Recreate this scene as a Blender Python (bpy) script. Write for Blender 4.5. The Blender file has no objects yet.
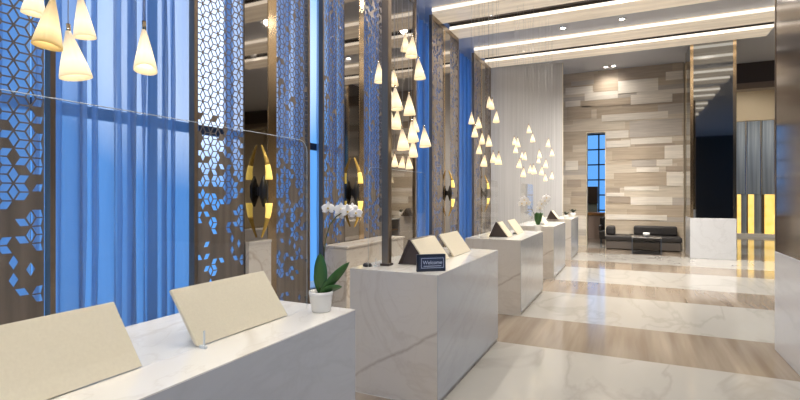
import bpy, bmesh, math, random
from mathutils import Vector, Matrix
C = bpy.context.scene.collection
SC = bpy.context.scene
R = math.radians
# ------------------------------------------------------------------ camera, sky, exposure
YAW = math.atan(230 / 480)
SN, CS = math.sin(YAW), math.cos(YAW)
EYE = 1.6
cam_d = bpy.data.cameras.new('camera'); cam = bpy.data.objects.new('camera', cam_d); C.objects.link(cam)
cam_d.sensor_width = 36; cam_d.lens = 480 / 800 * 36; cam_d.shift_y = -5 / 800; cam_d.clip_start = 0.05
cam.location = (0, 0, EYE); cam.rotation_euler = (R(90), 0, YAW)
SC.camera = cam
vs = SC.view_settings
vs.view_transform = 'Standard'; vs.look = 'None'; vs.gamma = 1; vs.use_curve_mapping = False
vs.exposure = 0.0
try:
    SC.cycles.use_denoising = True
    SC.cycles.max_bounces = 10; SC.cycles.diffuse_bounces = 5; SC.cycles.glossy_bounces = 5
    SC.cycles.transparent_max_bounces = 24; SC.cycles.sample_clamp_indirect = 6.0
    SC.cycles.caustics_reflective = False; SC.cycles.caustics_refractive = False
except Exception:
    pass
SKY = 0.98            # daylight strength
SPOT = 330.0         # ceiling downlights, W
LED = 1.35            # light strips along the ceiling beams

w = bpy.data.worlds.new('sky'); SC.world = w; w.use_nodes = True
nt = w.node_tree; nt.nodes.clear()
o_ = nt.nodes.new('ShaderNodeOutputWorld'); bg = nt.nodes.new('ShaderNodeBackground')
tc = nt.nodes.new('ShaderNodeTexCoord'); sx = nt.nodes.new('ShaderNodeSeparateXYZ')
rp = nt.nodes.new('ShaderNodeValToRGB')
rp.color_ramp.elements[0].position = 0.0; rp.color_ramp.elements[0].color = (0.11, 0.33, 0.74, 1)
rp.color_ramp.elements[1].position = 0.9; rp.color_ramp.elements[1].color = (0.24, 0.54, 1.0, 1)
dot = nt.nodes.new('ShaderNodeVectorMath'); dot.operation = 'DOT_PRODUCT'
v = Vector((-0.80, 0.72, 0.30)).normalized(); dot.inputs[1].default_value = v
cr = nt.nodes.new('ShaderNodeValToRGB')
cr.color_ramp.elements[0].position = 0.966; cr.color_ramp.elements[0].color = (0, 0, 0, 1)
cr.color_ramp.elements[1].position = 0.99; cr.color_ramp.elements[1].color = (1, 1, 1, 1)
mx = nt.nodes.new('ShaderNodeMix'); mx.data_type = 'RGBA'
mx.inputs['B'].default_value = (0.85, 1.0, 1.25, 1)          # a bright cloud
nt.links.new(tc.outputs['Generated'], sx.inputs[0]); nt.links.new(sx.outputs['Z'], rp.inputs[0])
nt.links.new(tc.outputs['Generated'], dot.inputs[0]); nt.links.new(dot.outputs['Value'], cr.inputs[0])
nt.links.new(cr.outputs[0], mx.inputs['Factor']); nt.links.new(rp.outputs[0], mx.inputs['A'])
nt.links.new(mx.outputs['Result'], bg.inputs[0]); nt.links.new(bg.outputs[0], o_.inputs[0])
bg.inputs[1].default_value = SKY * 1.5

CEIL = 5.5; BEAM = 5.35; PX = -3.70          # ceiling, beam undersides, plane of the bronze portals
BACK = 16.3                                  # stone wall
rnd = random.Random(7)

# ------------------------------------------------------------------ helpers
def ray(px, py):
    r = (px - 400) / 480
    return Vector((-SN + r * CS, CS + r * SN, (195 - py) / 480))
def at(px, py, Y=None, X=None, d=None, z=None):
    v = ray(px, py)
    t = Y / v.y if Y is not None else X / v.x if X is not None else d if d is not None else (z - EYE) / v.z
    return Vector((0, 0, EYE)) + v * t

def mat(name, color=(.8, .8, .8), rough=.5, metal=0., spec=.5, emis=None, estr=0., coat=0.):
    m = bpy.data.materials.new(name); m.use_nodes = True
    b = m.node_tree.nodes['Principled BSDF']
    b.inputs['Base Color'].default_value = (*color, 1); b.inputs['Roughness'].default_value = rough
    b.inputs['Metallic'].default_value = metal; b.inputs['Specular IOR Level'].default_value = spec
    b.inputs['Coat Weight'].default_value = coat
    if emis: b.inputs['Emission Color'].default_value = (*emis, 1); b.inputs['Emission Strength'].default_value = estr
    return m
def N(m, t, **kw):
    n = m.node_tree.nodes.new(t)
    for k, v in kw.items(): setattr(n, k, v)
    return n
def L(m, a, b): m.node_tree.links.new(a, b)
def bsdf(m): return m.node_tree.nodes['Principled BSDF']
def noise_tint(m, c1, c2, scale=8, stretch=(1, 1, 1), detail=4, lo=.35, hi=.65):
    t = N(m, 'ShaderNodeTexCoord'); mp = N(m, 'ShaderNodeMapping'); mp.inputs['Scale'].default_value = stretch
    n = N(m, 'ShaderNodeTexNoise'); n.inputs['Scale'].default_value = scale; n.inputs['Detail'].default_value = detail
    r = N(m, 'ShaderNodeValToRGB')
    r.color_ramp.elements[0].position = lo; r.color_ramp.elements[0].color = (*c1, 1)
    r.color_ramp.elements[1].position = hi; r.color_ramp.elements[1].color = (*c2, 1)
    L(m, t.outputs['Object'], mp.inputs[0]); L(m, mp.outputs[0], n.inputs['Vector']); L(m, n.outputs['Fac'], r.inputs[0])
    L(m, r.outputs[0], bsdf(m).inputs['Base Color'])
    return t, mp, n, r
def vein_mask(m, vec, scale, width, dist=1.2, detail=5):
    n = N(m, 'ShaderNodeTexNoise'); n.inputs['Scale'].default_value = scale; n.inputs['Detail'].default_value = detail
    n.inputs['Distortion'].default_value = dist
    L(m, vec, n.inputs['Vector'])
    a = N(m, 'ShaderNodeMath', operation='SUBTRACT'); a.inputs[1].default_value = .5; L(m, n.outputs['Fac'], a.inputs[0])
    b = N(m, 'ShaderNodeMath', operation='ABSOLUTE'); L(m, a.outputs[0], b.inputs[0])
    r = N(m, 'ShaderNodeValToRGB')
    r.color_ramp.elements[0].position = 0; r.color_ramp.elements[0].color = (1, 1, 1, 1)
    r.color_ramp.elements[1].position = width; r.color_ramp.elements[1].color = (0, 0, 0, 1)
    L(m, b.outputs[0], r.inputs[0])
    return r.outputs[0]
def mixc(m, fac, a, b):
    x = N(m, 'ShaderNodeMix', data_type='RGBA')
    if isinstance(fac, float): x.inputs['Factor'].default_value = fac
    else: L(m, fac, x.inputs['Factor'])
    for s, k in ((a, 'A'), (b, 'B')):
        if isinstance(s, tuple): x.inputs[k].default_value = (*s, 1)
        else: L(m, s, x.inputs[k])
    return x.outputs['Result']
def mul(m, a, f):
    x = N(m, 'ShaderNodeMath', operation='MULTIPLY'); L(m, a, x.inputs[0]); x.inputs[1].default_value = f
    return x.outputs[0]

def marble(name, base, cloud, vein, vs=1.1, vw=.035, vf=.5, rough=.16, extra=None):
    m = mat(name, base, rough, spec=.5)
    t = N(m, 'ShaderNodeTexCoord'); mp = N(m, 'ShaderNodeMapping'); mp.inputs['Rotation'].default_value = (.4, .7, .6)
    mp.inputs['Scale'].default_value = (1, .45, 1)
    L(m, t.outputs['Object'], mp.inputs[0])
    n = N(m, 'ShaderNodeTexNoise'); n.inputs['Scale'].default_value = 1.6; n.inputs['Detail'].default_value = 6
    L(m, mp.outputs[0], n.inputs['Vector'])
    c = mixc(m, n.outputs['Fac'], base, cloud)
    c = mixc(m, mul(m, vein_mask(m, mp.outputs[0], vs, vw), vf), c, vein)
    c = mixc(m, mul(m, vein_mask(m, mp.outputs[0], vs * 2.7, vw * .7), vf * .5), c, vein)
    if extra: c = extra(m, t, c)
    L(m, c, bsdf(m).inputs['Base Color'])
    return m

class MB:
    """collects shapes and links them as ONE mesh object"""
    def __init__(s): s.bm = bmesh.new()
    def box(s, x0, x1, y0, y1, z0, z1, mi=0):
        vs = [s.bm.verts.new((x, y, z)) for z in (z0, z1) for y in (y0, y1) for x in (x0, x1)]
        for f in ((0, 2, 3, 1), (4, 5, 7, 6), (0, 1, 5, 4), (2, 6, 7, 3), (0, 4, 6, 2), (1, 3, 7, 5)):
            s.bm.faces.new([vs[i] for i in f]).material_index = mi
        return s
    def prism(s, pts, axis_vec):
        a = [s.bm.verts.new(p) for p in pts]; b = [s.bm.verts.new(Vector(p) + Vector(axis_vec)) for p in pts]
        n = len(pts); s.bm.faces.new(a[::-1]); s.bm.faces.new(b)
        for i in range(n): s.bm.faces.new((a[i], a[(i + 1) % n], b[(i + 1) % n], b[i]))
        return s
    def lathe(s, prof, seg=24, M=None, wob=None):
        rings = []
        for k, (r, z) in enumerate(prof):
            ring = []
            for i in range(seg):
                a = 2 * math.pi * i / seg; rr = r * (1 + (wob(a, k / (len(prof) - 1)) if wob else 0))
                p = Vector((rr * math.cos(a), rr * math.sin(a), z))
                ring.append(s.bm.verts.new(M @ p if M else p))
            rings.append(ring)
        for a, b in zip(rings, rings[1:]):
            for i in range(seg):
                f = s.bm.faces.new((a[i], a[(i + 1) % seg], b[(i + 1) % seg], b[i])); f.smooth = True
        if prof[0][0] > 1e-5: s.bm.faces.new(rings[0][::-1])
        if prof[-1][0] > 1e-5: s.bm.faces.new(rings[-1])
        return s
    def tube(s, pts, rad, seg=8):
        pts = [Vector(p) for p in pts]; rings = []
        for i, p in enumerate(pts):
            t = (pts[min(i + 1, len(pts) - 1)] - pts[max(i - 1, 0)]).normalized()
            u = t.cross(Vector((0, 1, 0)) if abs(t.y) < .9 else Vector((1, 0, 0))).normalized(); v2 = t.cross(u)
            r = rad[i] if isinstance(rad, (list, tuple)) else rad
            rings.append([s.bm.verts.new(p + (u * math.cos(2 * math.pi * k / seg) + v2 * math.sin(2 * math.pi * k / seg)) * r) for k in range(seg)])
        for a, b in zip(rings, rings[1:]):
            for i in range(seg):
                s.bm.faces.new((a[i], a[(i + 1) % seg], b[(i + 1) % seg], b[i])).smooth = True
        s.bm.faces.new(rings[0][::-1]); s.bm.faces.new(rings[-1])
        return s
    def build(s, name, m, parent=None, bevel=0., seg=2, loc=None):
        bmesh.ops.recalc_face_normals(s.bm, faces=s.bm.faces)
        me = bpy.data.meshes.new(name); s.bm.to_mesh(me); s.bm.free()
        for mm in (m if isinstance(m, list) else [m]): me.materials.append(mm)
        o = bpy.data.objects.new(name, me); C.objects.link(o)
        if parent: o.parent = parent
        if loc is not None: o.location = loc
        if bevel:
            b = o.modifiers.new('bevel', 'BEVEL'); b.width = bevel; b.segments = seg; b.limit_method = 'ANGLE'
        return o
def tag(o, label, cat, group=None):
    o['label'] = label; o['category'] = cat
    if group: o['group'] = group
    return o
def empty(name, label, cat, loc=(0, 0, 0), rz=0, group=None):
    o = bpy.data.objects.new(name, None); C.objects.link(o); o.location = loc; o.rotation_euler = (0, 0, rz)
    o.empty_display_size = .1
    return tag(o, label, cat, group)
def struct(o): o['kind'] = 'structure'; return o
def dup(root, label=None, loc=None, rz=None):
    r = root.copy(); C.objects.link(r)
    if loc is not None: r.location = loc
    if rz is not None: r.rotation_euler = (0, 0, rz)
    if label: r['label'] = label
    for ch in list(root.children):
        c = ch.copy(); C.objects.link(c); c.parent = r
        for g in list(ch.children):
            d = g.copy(); C.objects.link(d); d.parent = c
    return r

# ------------------------------------------------------------------ materials
BRONZE = mat('bronze', (.20, .145, .10), .32, .85)
noise_tint(BRONZE, (.24, .18, .13), (.36, .28, .20), 5, (1, 1, .15))
GOLDMET = mat('polished_bronze', (.62, .47, .30), .16, 1.)
SCREENM = mat('screen_bronze', (.20, .155, .12), .4, .45)
noise_tint(SCREENM, (.19, .158, .132), (.27, .225, .19), 3, (1, 4, .2))
MIRROR = mat('bronze_mirror', (.40, .37, .34), .03, 1.)
BROWNMIRROR = mat('brown_mirror', (.17, .135, .112), .10, .8)
DARKMIRROR = mat('smoked_mirror', (.33, .34, .35), .03, 1.)
BLACK = mat('black_satin', (.015, .014, .014), .35)
LEATHER = mat('black_leather', (.022, .020, .020), .42); noise_tint(LEATHER, (.018, .016, .016), (.03, .027, .026), 30)
CREAM = mat('cream_leather', (.62, .53, .36), .5, spec=.35); noise_tint(CREAM, (.69, .615, .465), (.72, .645, .49), 90, (1, 1, 1))
EDGE = mat('cream_edge', (.75, .68, .52), .4)
WHITECER = mat('white_ceramic', (.78, .77, .74), .25, coat=.3)
SOIL = mat('bark_soil', (.05, .035, .025), .9); noise_tint(SOIL, (.03, .02, .015), (.09, .06, .04), 60)
LEAF = mat('orchid_leaf', (.035, .12, .03), .35); noise_tint(LEAF, (.02, .075, .02), (.06, .17, .04), 9, (1, 1, .4))
STEMM = mat('orchid_stem', (.09, .10, .03), .5)
PETAL = mat('white_petal', (.88, .86, .84), .5, emis=None); bsdf(PETAL).inputs['Subsurface Weight'].default_value = .0
LIP = mat('orchid_lip', (.75, .55, .15), .5)
CEILM = mat('ceiling_paint', (.50, .51, .55), .55)
BEAMM = mat('beam_stone_added_glow', (.62, .54, .44), .22, emis=(1, .84, .64), estr=.40); noise_tint(BEAMM, (.50, .43, .35), (.72, .64, .53), 2.2, (.25, 3, 1))  # stone with added emission, standing in for light on the beam undersides
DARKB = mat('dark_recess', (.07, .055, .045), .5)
LEDM = mat('led_strip', (1, .95, .85), .5, emis=(1, .90, .76), estr=LED)
LENS = mat('lamp_lens', (1, 1, 1), .5, emis=(1, .96, .9), estr=5)
GREYP = mat('grey_panel', (.48, .49, .48), .2, spec=.6)
t, mp, n, r = noise_tint(GREYP, (.44, .43, .42), (.52, .51, .50), 40, (1, 1, .01))
WOOD = mat('orange_wood', (.42, .20, .07), .35); noise_tint(WOOD, (.34, .15, .05), (.5, .25, .09), 4, (1, 1, 8))
PAINT = mat('cream_wall', (.62, .52, .36), .7)
DARKW = mat('dark_wall', (.045, .043, .042), .4)
BROWNW = mat('dark_brown_panel', (.055, .038, .03), .35)
FRAMEM = mat('window_frame_metal', (.06, .07, .09), .4, .4)
SIGNB = mat('sign_black', (.012, .014, .022), .3)
SIGNF = mat('sign_navy', (.02, .03, .07), .3)
LETTER = mat('sign_lettering', (.55, .6, .72), .5)
CABLE = mat('cable_grey', (.38, .37, .36), .4, .5)
CHROME = mat('brushed_steel', (.6, .6, .6), .25, 1.)

def thin_glass(name, tint, gloss):
    m = bpy.data.materials.new(name); m.use_nodes = True; nt = m.node_tree; nt.nodes.clear()
    o = N(m, 'ShaderNodeOutputMaterial'); t = N(m, 'ShaderNodeBsdfTransparent'); t.inputs[0].default_value = (*tint, 1)
    g = N(m, 'ShaderNodeBsdfGlossy'); g.inputs['Roughness'].default_value = .02
    f = N(m, 'ShaderNodeLayerWeight'); f.inputs['Blend'].default_value = .5
    pw = N(m, 'ShaderNodeMath', operation='POWER'); pw.inputs[1].default_value = 5; L(m, f.outputs['Facing'], pw.inputs[0])
    ml = N(m, 'ShaderNodeMath', operation='MULTIPLY_ADD'); ml.inputs[1].default_value = gloss * .5; ml.inputs[2].default_value = gloss * .03; L(m, pw.outputs[0], ml.inputs[0])
    x = N(m, 'ShaderNodeMixShader'); L(m, ml.outputs[0], x.inputs[0]); L(m, t.outputs[0], x.inputs[1]); L(m, g.outputs[0], x.inputs[2])
    L(m, x.outputs[0], o.inputs[0]); return m
GLASS = thin_glass('clear_glass', (.985, .99, .99), .8)
WINGLASS = thin_glass('window_glass', (.95, .97, 1), .8)
TABGLASS = thin_glass('table_glass', (.72, .70, .68), 1.)
GLASSEDGE = mat('glass_edge', (.62, .66, .68), .2)

def cloth(name, col, dens):
    m = bpy.data.materials.new(name); m.use_nodes = True; nt = m.node_tree; nt.nodes.clear()
    o = N(m, 'ShaderNodeOutputMaterial'); t = N(m, 'ShaderNodeBsdfTransparent')
    tr = N(m, 'ShaderNodeBsdfTranslucent'); tr.inputs[0].default_value = (*col, 1)
    df = N(m, 'ShaderNodeBsdfDiffuse'); df.inputs[0].default_value = (*[c * .55 for c in col], 1)
    a = N(m, 'ShaderNodeMixShader'); a.inputs[0].default_value = .35; L(m, tr.outputs[0], a.inputs[1]); L(m, df.outputs[0], a.inputs[2])
    b = N(m, 'ShaderNodeMixShader'); L(m, t.outputs[0], b.inputs[1]); L(m, a.outputs[0], b.inputs[2])
    # weave density varies from strip to strip of the sheer
    tx = N(m, 'ShaderNodeTexCoord'); mp = N(m, 'ShaderNodeMapping'); mp.inputs['Scale'].default_value = (0, 1, .015)
    n = N(m, 'ShaderNodeTexNoise'); n.inputs['Scale'].default_value = 3.2; n.inputs['Detail'].default_value = 3
    L(m, tx.outputs['Object'], mp.inputs[0]); L(m, mp.outputs[0], n.inputs['Vector'])
    rr = N(m, 'ShaderNodeMapRange'); rr.inputs['From Min'].default_value = .35; rr.inputs['From Max'].default_value = .65
    rr.inputs['To Min'].default_value = dens - .22; rr.inputs['To Max'].default_value = dens + .12
    L(m, n.outputs['Fac'], rr.inputs[0]); L(m, rr.outputs[0], b.inputs[0])
    L(m, b.outputs[0], o.inputs[0]); return m
SHEER = cloth('blue_sheer', (.55, .72, .95), .66)

MARBLE = marble('white_marble', (.54, .55, .57), (.61, .62, .64), (.40, .40, .41), 1.0, .03, .22)
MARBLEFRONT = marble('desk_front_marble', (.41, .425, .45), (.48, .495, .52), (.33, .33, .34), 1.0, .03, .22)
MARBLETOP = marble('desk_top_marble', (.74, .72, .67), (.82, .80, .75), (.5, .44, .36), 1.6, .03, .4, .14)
def bold_vein(m, t, c):
    s = N(m, 'ShaderNodeSeparateXYZ'); L(m, t.outputs['Object'], s.inputs[0])
    n = N(m, 'ShaderNodeTexNoise'); n.inputs['Scale'].default_value = 3.5; n.inputs['Detail'].default_value = 5; L(m, t.outputs['Object'], n.inputs['Vector'])
    # height of the brown streak across the slab: z = .52 + .57 x (x measured from the front corner)
    a = N(m, 'ShaderNodeMath', operation='MULTIPLY_ADD'); a.inputs[1].default_value = -.57; L(m, s.outputs['X'], a.inputs[0]); L(m, s.outputs['Z'], a.inputs[2])
    b = N(m, 'ShaderNodeMath', operation='MULTIPLY_ADD'); b.inputs[1].default_value = .16; L(m, n.outputs['Fac'], b.inputs[0]); L(m, a.outputs[0], b.inputs[2])
    d = N(m, 'ShaderNodeMath', operation='SUBTRACT'); d.inputs[1].default_value = .645; L(m, b.outputs[0], d.inputs[0])
    e = N(m, 'ShaderNodeMath', operation='ABSOLUTE'); L(m, d.outputs[0], e.inputs[0])
    r = N(m, 'ShaderNodeValToRGB'); r.color_ramp.elements[0].color = (1, 1, 1, 1); r.color_ramp.elements[1].position = .022; r.color_ramp.elements[1].color = (0, 0, 0, 1)
    L(m, e.outputs[0], r.inputs[0])
    n2 = N(m, 'ShaderNodeTexNoise'); n2.inputs['Scale'].default_value = 7; L(m, t.outputs['Object'], n2.inputs['Vector'])
    f = N(m, 'ShaderNodeMath', operation='MULTIPLY'); L(m, r.outputs[0], f.inputs[0]); L(m, n2.outputs['Fac'], f.inputs[1])
    return mixc(m, f.outputs[0], c, (.30, .24, .19))
MARBLEEND = marble('desk_end_marble', (.58, .545, .49), (.66, .62, .565), (.43, .37, .31), 1.2, .03, .22, .18, bold_vein)
CREDM = marble('cream_marble', (.66, .60, .52), (.76, .70, .62), (.42, .32, .22), 1.5, .03, .55, .2)

# floor: light marble with cross bands of brown travertine
FLOORM = mat('banded_floor', (.7, .7, .7), .09, spec=.5)
def floor_nodes(m):
    t = N(m, 'ShaderNodeTexCoord'); s = N(m, 'ShaderNodeSeparateXYZ'); L(m, t.outputs['Object'], s.inputs[0])
    a = N(m, 'ShaderNodeMath', operation='ADD'); a.inputs[1].default_value = -5.19 + 30.5; L(m, s.outputs['Y'], a.inputs[0])
    b = N(m, 'ShaderNodeMath', operation='DIVIDE'); b.inputs[1].default_value = 3.05; L(m, a.outputs[0], b.inputs[0])
    f = N(m, 'ShaderNodeMath', operation='FRACT'); L(m, b.outputs[0], f.inputs[0])
    band = N(m, 'ShaderNodeMath', operation='LESS_THAN'); band.inputs[1].default_value = .40; L(m, f.outputs[0], band.inputs[0])
    # light marble
    mp = N(m, 'ShaderNodeMapping'); mp.inputs['Rotation'].default_value = (0, 0, .5); mp.inputs['Scale'].default_value = (1, .4, 1); L(m, t.outputs['Object'], mp.inputs[0])
    n = N(m, 'ShaderNodeTexNoise'); n.inputs['Scale'].default_value = 1.2; n.inputs['Detail'].default_value = 6; L(m, mp.outputs[0], n.inputs['Vector'])
    c = mixc(m, n.outputs['Fac'], (.36, .345, .315), (.45, .435, .40))
    c = mixc(m, mul(m, vein_mask(m, mp.outputs[0], .9, .03), .4), c, (.27, .25, .225))
    # brown travertine, grain roughly along the hall
    mp2 = N(m, 'ShaderNodeMapping'); mp2.inputs['Rotation'].default_value = (0, 0, -.25); mp2.inputs['Scale'].default_value = (1, .06, 1); L(m, t.outputs['Object'], mp2.inputs[0])
    n2 = N(m, 'ShaderNodeTexNoise'); n2.inputs['Scale'].default_value = 5.5; n2.inputs['Detail'].default_value = 7; L(m, mp2.outputs[0], n2.inputs['Vector'])
    r2 = N(m, 'ShaderNodeValToRGB')
    r2.color_ramp.elements[0].position = .32; r2.color_ramp.elements[0].color = (.20, .155, .115, 1)
    r2.color_ramp.elements[1].position = .68; r2.color_ramp.elements[1].color = (.34, .285, .225, 1)
    L(m, n2.outputs['Fac'], r2.inputs[0])
    L(m, mixc(m, band.outputs[0], c, r2.outputs[0]), bsdf(m).inputs['Base Color'])
floor_nodes(FLOORM)

# ------------------------------------------------------------------ shell
XL, XR, Y0, Y1 = -4.75, 9.5, -9.0, 28.0
struct(MB().box(XL - .6, XR + .2, Y0 - .2, Y1 + .2, -.12, 0).build('floor', FLOORM))
struct(MB().box(XL - .1, XR + .2, Y0 - .2, Y1 + .2, CEIL, CEIL + .15).build('ceiling', CEILM))
struct(MB().box(XL - .1, XR + .2, Y0 - .2, Y0, 0, CEIL).build('wall_front', DARKW))
struct(MB().box(2.2, XR + .2, Y1, Y1 + .2, 0, CEIL).build('wall_far', PAINT))
struct(MB().box(XL - .1, XL + .15, 14.9, Y1, 0, CEIL).build('wall_side', PAINT))

# stone wall at the end: courses of staggered blocks in five tones, with a tall opening
TONES = [(.52, .435, .33), (.46, .375, .28), (.60, .525, .42), (.74, .68, .59), (.39, .32, .25), (.48, .43, .375)]
STONES = []
for i, c in enumerate(TONES):
    m = mat('wall_stone', c, .45); k = .9
    noise_tint(m, tuple(x * .9 for x in c), tuple(min(1, x * 1.08) for x in c), 2.5, (.6, 1, 9), 5)
    STONES.append(m)
def stone_wall():
    mb = MB(); wr = random.Random(11)
    x0, x1 = -3.9, 1.43; ox0, ox1, oz = -1.23, -.70, 3.56
    def put(a, b, z0, z1, mi, y):
        segs = [(a, b, z0, z1)]; out = []
        for (a, b, z0, z1) in segs:
            if b <= ox0 or a >= ox1 or z0 >= oz: out.append((a, b, z0, z1)); continue
            if a < ox0: out.append((a, ox0, z0, z1))
            if b > ox1: out.append((ox1, b, z0, z1))
            if z1 > oz: out.append((max(a, ox0), min(b, ox1), oz, z1))
        for (a, b, z0, z1) in out:
            if b - a > .01 and z1 - z0 > .01: mb.box(a, b, y, BACK + .15, z0, z1, mi)
    put(x0, x1, 0, CEIL, 0, BACK + .02)
    z = 0
    while z < CEIL - .02:
        h = min(wr.choice([.14, .2, .22, .3]), CEIL - z); x = x0 - wr.random()
        while x < x1:
            ln = wr.choice([.5, .8, 1.2, 1.7, 2.2])
            a, b = max(x, x0), min(x + ln, x1)
            if b > a: put(a, b, z, z + h, wr.choices([0, 1, 2, 4, 5, 3], [6, 4, 3, 1, 3, 1])[0], BACK + wr.choice([0, .004, .008]))
            x += ln
        z += h
    light = [(-.33, .76, 4.73, 5.11), (-1.3, -.34, 4.59, 4.83), (-1.88, -1.06, 4.83, 5.05), (.02, 1.13, 4.36, 4.66), (-.8, 1.02, 3.9, 4.1),
             (-1.88, -1.43, 4.44, 4.62), (.02, 1.12, 3.15, 3.33), (-.74, -.04, 3.36, 3.59), (.96, 1.40, 5.01, 5.26), (.18, .78, 2.3, 2.44),
             (.99, 1.40, 1.87, 2.28), (-.67, -.16, 1.56, 1.67), (-.16, .78, 1.73, 1.86), (.02, 1.13, 1.3, 1.54), (-.67, .99, .84, 1.0),
             (.93, 1.40, 2.68, 3.07), (.72, 1.13, 2.47, 2.66), (-.67, .01, 3.08, 3.28), (-1.88, -1.25, .5, .95), (-1.88, -1.5, 2.4, 2.7)]
    dark = [(-1.03, -.34, 4.84, 5.43, 1), (-.33, 1.13, 5.12, 5.5, 4), (-1.4, .01, 4.39, 4.58, 1), (-.01, 1.38, 3.36, 3.86, 5), (-1.84, -1.1, 4.02, 4.43, 1),
            (.13, 1.19, 3.08, 3.14, 4), (-.5, .92, 2.68, 3.03, 1), (.05, .71, 2.46, 2.66, 5), (-.45, .98, 1.88, 2.28, 1), (-.61, 0, 1.36, 1.55, 4),
            (-1.84, -1.4, 1.85, 2.1, 4), (-1.7, -1.23, 1.56, 1.71, 4), (.96, 1.4, 2.3, 2.45, 4)]
    for (a, b, z0, z1) in light: put(a, b, z0, z1, 3, BACK - .012)
    for (a, b, z0, z1, mi) in dark: put(a, b, z0, z1, mi, BACK - .008)
    return mb.build('wall_back', STONES)
struct(stone_wall())
struct(MB().box(-1.25, -1.23, BACK - .03, BACK + .3, 0, 3.58).box(-.70, -.68, BACK - .03, BACK + .3, 0, 3.58).box(-1.23, -.7, BACK - .03, BACK + .3, 3.56, 3.58).build('trim_1', EDGE))
# dark bulkhead beyond the mirrored column
struct(MB().box(1.43, XR, 17.2, 17.6, 4.90, CEIL).build('trim_2', BROWNW))
struct(MB().box(1.43, XR, 17.15, 17.2, 4.72, 4.90).box(1.43, XR, 17.2, 17.6, 4.72, 4.9).build('trim_3', mat('bulkhead_edge', (.20, .15, .11), .4)))
struct(MB().box(1.62, XR, 19.2, 19.4, 4.05, CEIL).build('trim_4', PAINT))
# beyond the opening: side wall and a window wall of the next room
struct(MB().box(1.45, 1.6, BACK + .15, 24, 0, CEIL).build('wall_room', PAINT))
def window_wall(name, x, ys, zs, thick=.07, axis='x', glass=True):
    mb = MB()
    for y in ys: mb.box(x - thick / 2, x + thick / 2, y - .03, y + .03, 0, CEIL) if axis == 'x' else mb.box(y - .03, y + .03, x - thick / 2, x + thick / 2, 0, CEIL)
    for z in zs:
        h = .055 if z == 2.4 else .03
        mb.box(x - thick / 2, x + thick / 2, ys[0], ys[-1], z - h, z + h) if axis == 'x' else mb.box(ys[0], ys[-1], x - thick / 2, x + thick / 2, z - h, z + h)
    f = struct(mb.build(name, FRAMEM))
    g = MB()
    g.box(x - .006, x + .006, ys[0], ys[-1], .03, CEIL - .03) if axis == 'x' else g.box(ys[0], ys[-1], x - .006, x + .006, .03, CEIL - .03)
    g.build('window_pane', WINGLASS, f)
    return f
k = 1
for a, b in ((-9, -5.4), (-5.4, -1.8), (-1.8, 1.8), (1.8, 5.4), (5.4, 9.0), (9.0, 12.0), (12.0, 14.95)):
    n_ = 3; window_wall('window_%d' % k, XL, [a + (b - a) * i / (n_ - 1) for i in range(n_)], [.03, 2.4, CEIL - .03]); k += 1
# glazing of the next room (blue grid) and unseen right-hand windows added for cool light
window_wall('window_%d' % k, 24.0, [-4.6 + .55 * i for i in range(12)], [.03, .9, 1.6, 2.3, 3.0, 3.7, 4.4, CEIL - .03], axis='y'); k += 1
struct(MB().box(XR, XR + .2, 3, Y1, 0, CEIL).build('wall_right', PAINT))
for a, b in ((-9, -3), (-3, 3)):
    window_wall('window_%d' % k, XR, [a + (b - a) * i / 4 for i in range(5)], [.03, 2.4, CEIL - .03]); k += 1

# ceiling beams: two per bay, light strip along each near upper edge
XB0, XB1 = PX, 2.9
bays = [(9.26, 11.0), (12.23, 13.94)] + [(9.26 - 3.0 * i, 11.0 - 3.0 * i) for i in range(1, 6)]
k = 10
for (a, b) in bays:
    for j, (y0, y1) in enumerate(((a, a + .62), (b - .66, b))):
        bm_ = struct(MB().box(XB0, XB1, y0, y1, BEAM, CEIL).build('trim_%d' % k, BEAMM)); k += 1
        z0 = BEAM + (.005 if j else .05)
        MB().box(XB0, XB1, y0 - .012, y0, z0, z0 + .065).build('light_strip', LEDM, bm_)
        MB().box(XB0, XB1, y1, y1 + .012, BEAM + .02, BEAM + .085).build('light_strip', LEDM, bm_)
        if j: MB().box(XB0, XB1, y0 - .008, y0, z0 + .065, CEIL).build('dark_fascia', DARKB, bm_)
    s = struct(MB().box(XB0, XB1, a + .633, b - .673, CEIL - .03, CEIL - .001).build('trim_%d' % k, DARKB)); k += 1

# ------------------------------------------------------------------ curtains
def curtain(y0, y1, label, seed, x=-4.22, amp=.07):
    cr = random.Random(seed); bm = bmesh.new()
    n = max(24, int((y1 - y0) / .012)); cols = []
    f = [(cr.uniform(.8, 1.2) * 2 * math.pi / .19, cr.uniform(0, 6.3), 1.0), (cr.uniform(.8, 1.2) * 2 * math.pi / .33, cr.uniform(0, 6.3), .8), (2 * math.pi / .085, cr.uniform(0, 6), .18)]
    zs = [.02, 1.4, 2.8, 4.2, CEIL - .02]
    for i in range(n + 1):
        y = y0 + (y1 - y0) * i / n; col = []
        for zi, z in enumerate(zs):
            sft = .012 * math.sin(z * 1.7 + y * 3)
            dx = amp * sum(a * math.sin(w_ * (y + sft) + p) for w_, p, a in f)
            dy = .035 * math.sin(f[0][0] * 2 * y + f[0][1])
            col.append(bm.verts.new((x + dx, min(max(y + dy, y0), y1), z)))
        cols.append(col)
    for a, b in zip(cols, cols[1:]):
        for j in range(len(zs) - 1): bm.faces.new((a[j], b[j], b[j + 1], a[j + 1])).smooth = True
    me = bpy.data.meshes.new('curtain'); bm.to_mesh(me); bm.free(); me.materials.append(SHEER)
    o = bpy.data.objects.new('curtain', me); C.objects.link(o)
    tag(o, label, 'curtain', 'blue sheer curtains on the window wall'); return o
curtain(.3, 2.1, 'blue sheer curtain behind the bronze screen at the left edge', 1)
curtain(2.12, 3.70, 'wide bright blue sheer curtain between the two nearest bronze screens', 2)
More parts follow.
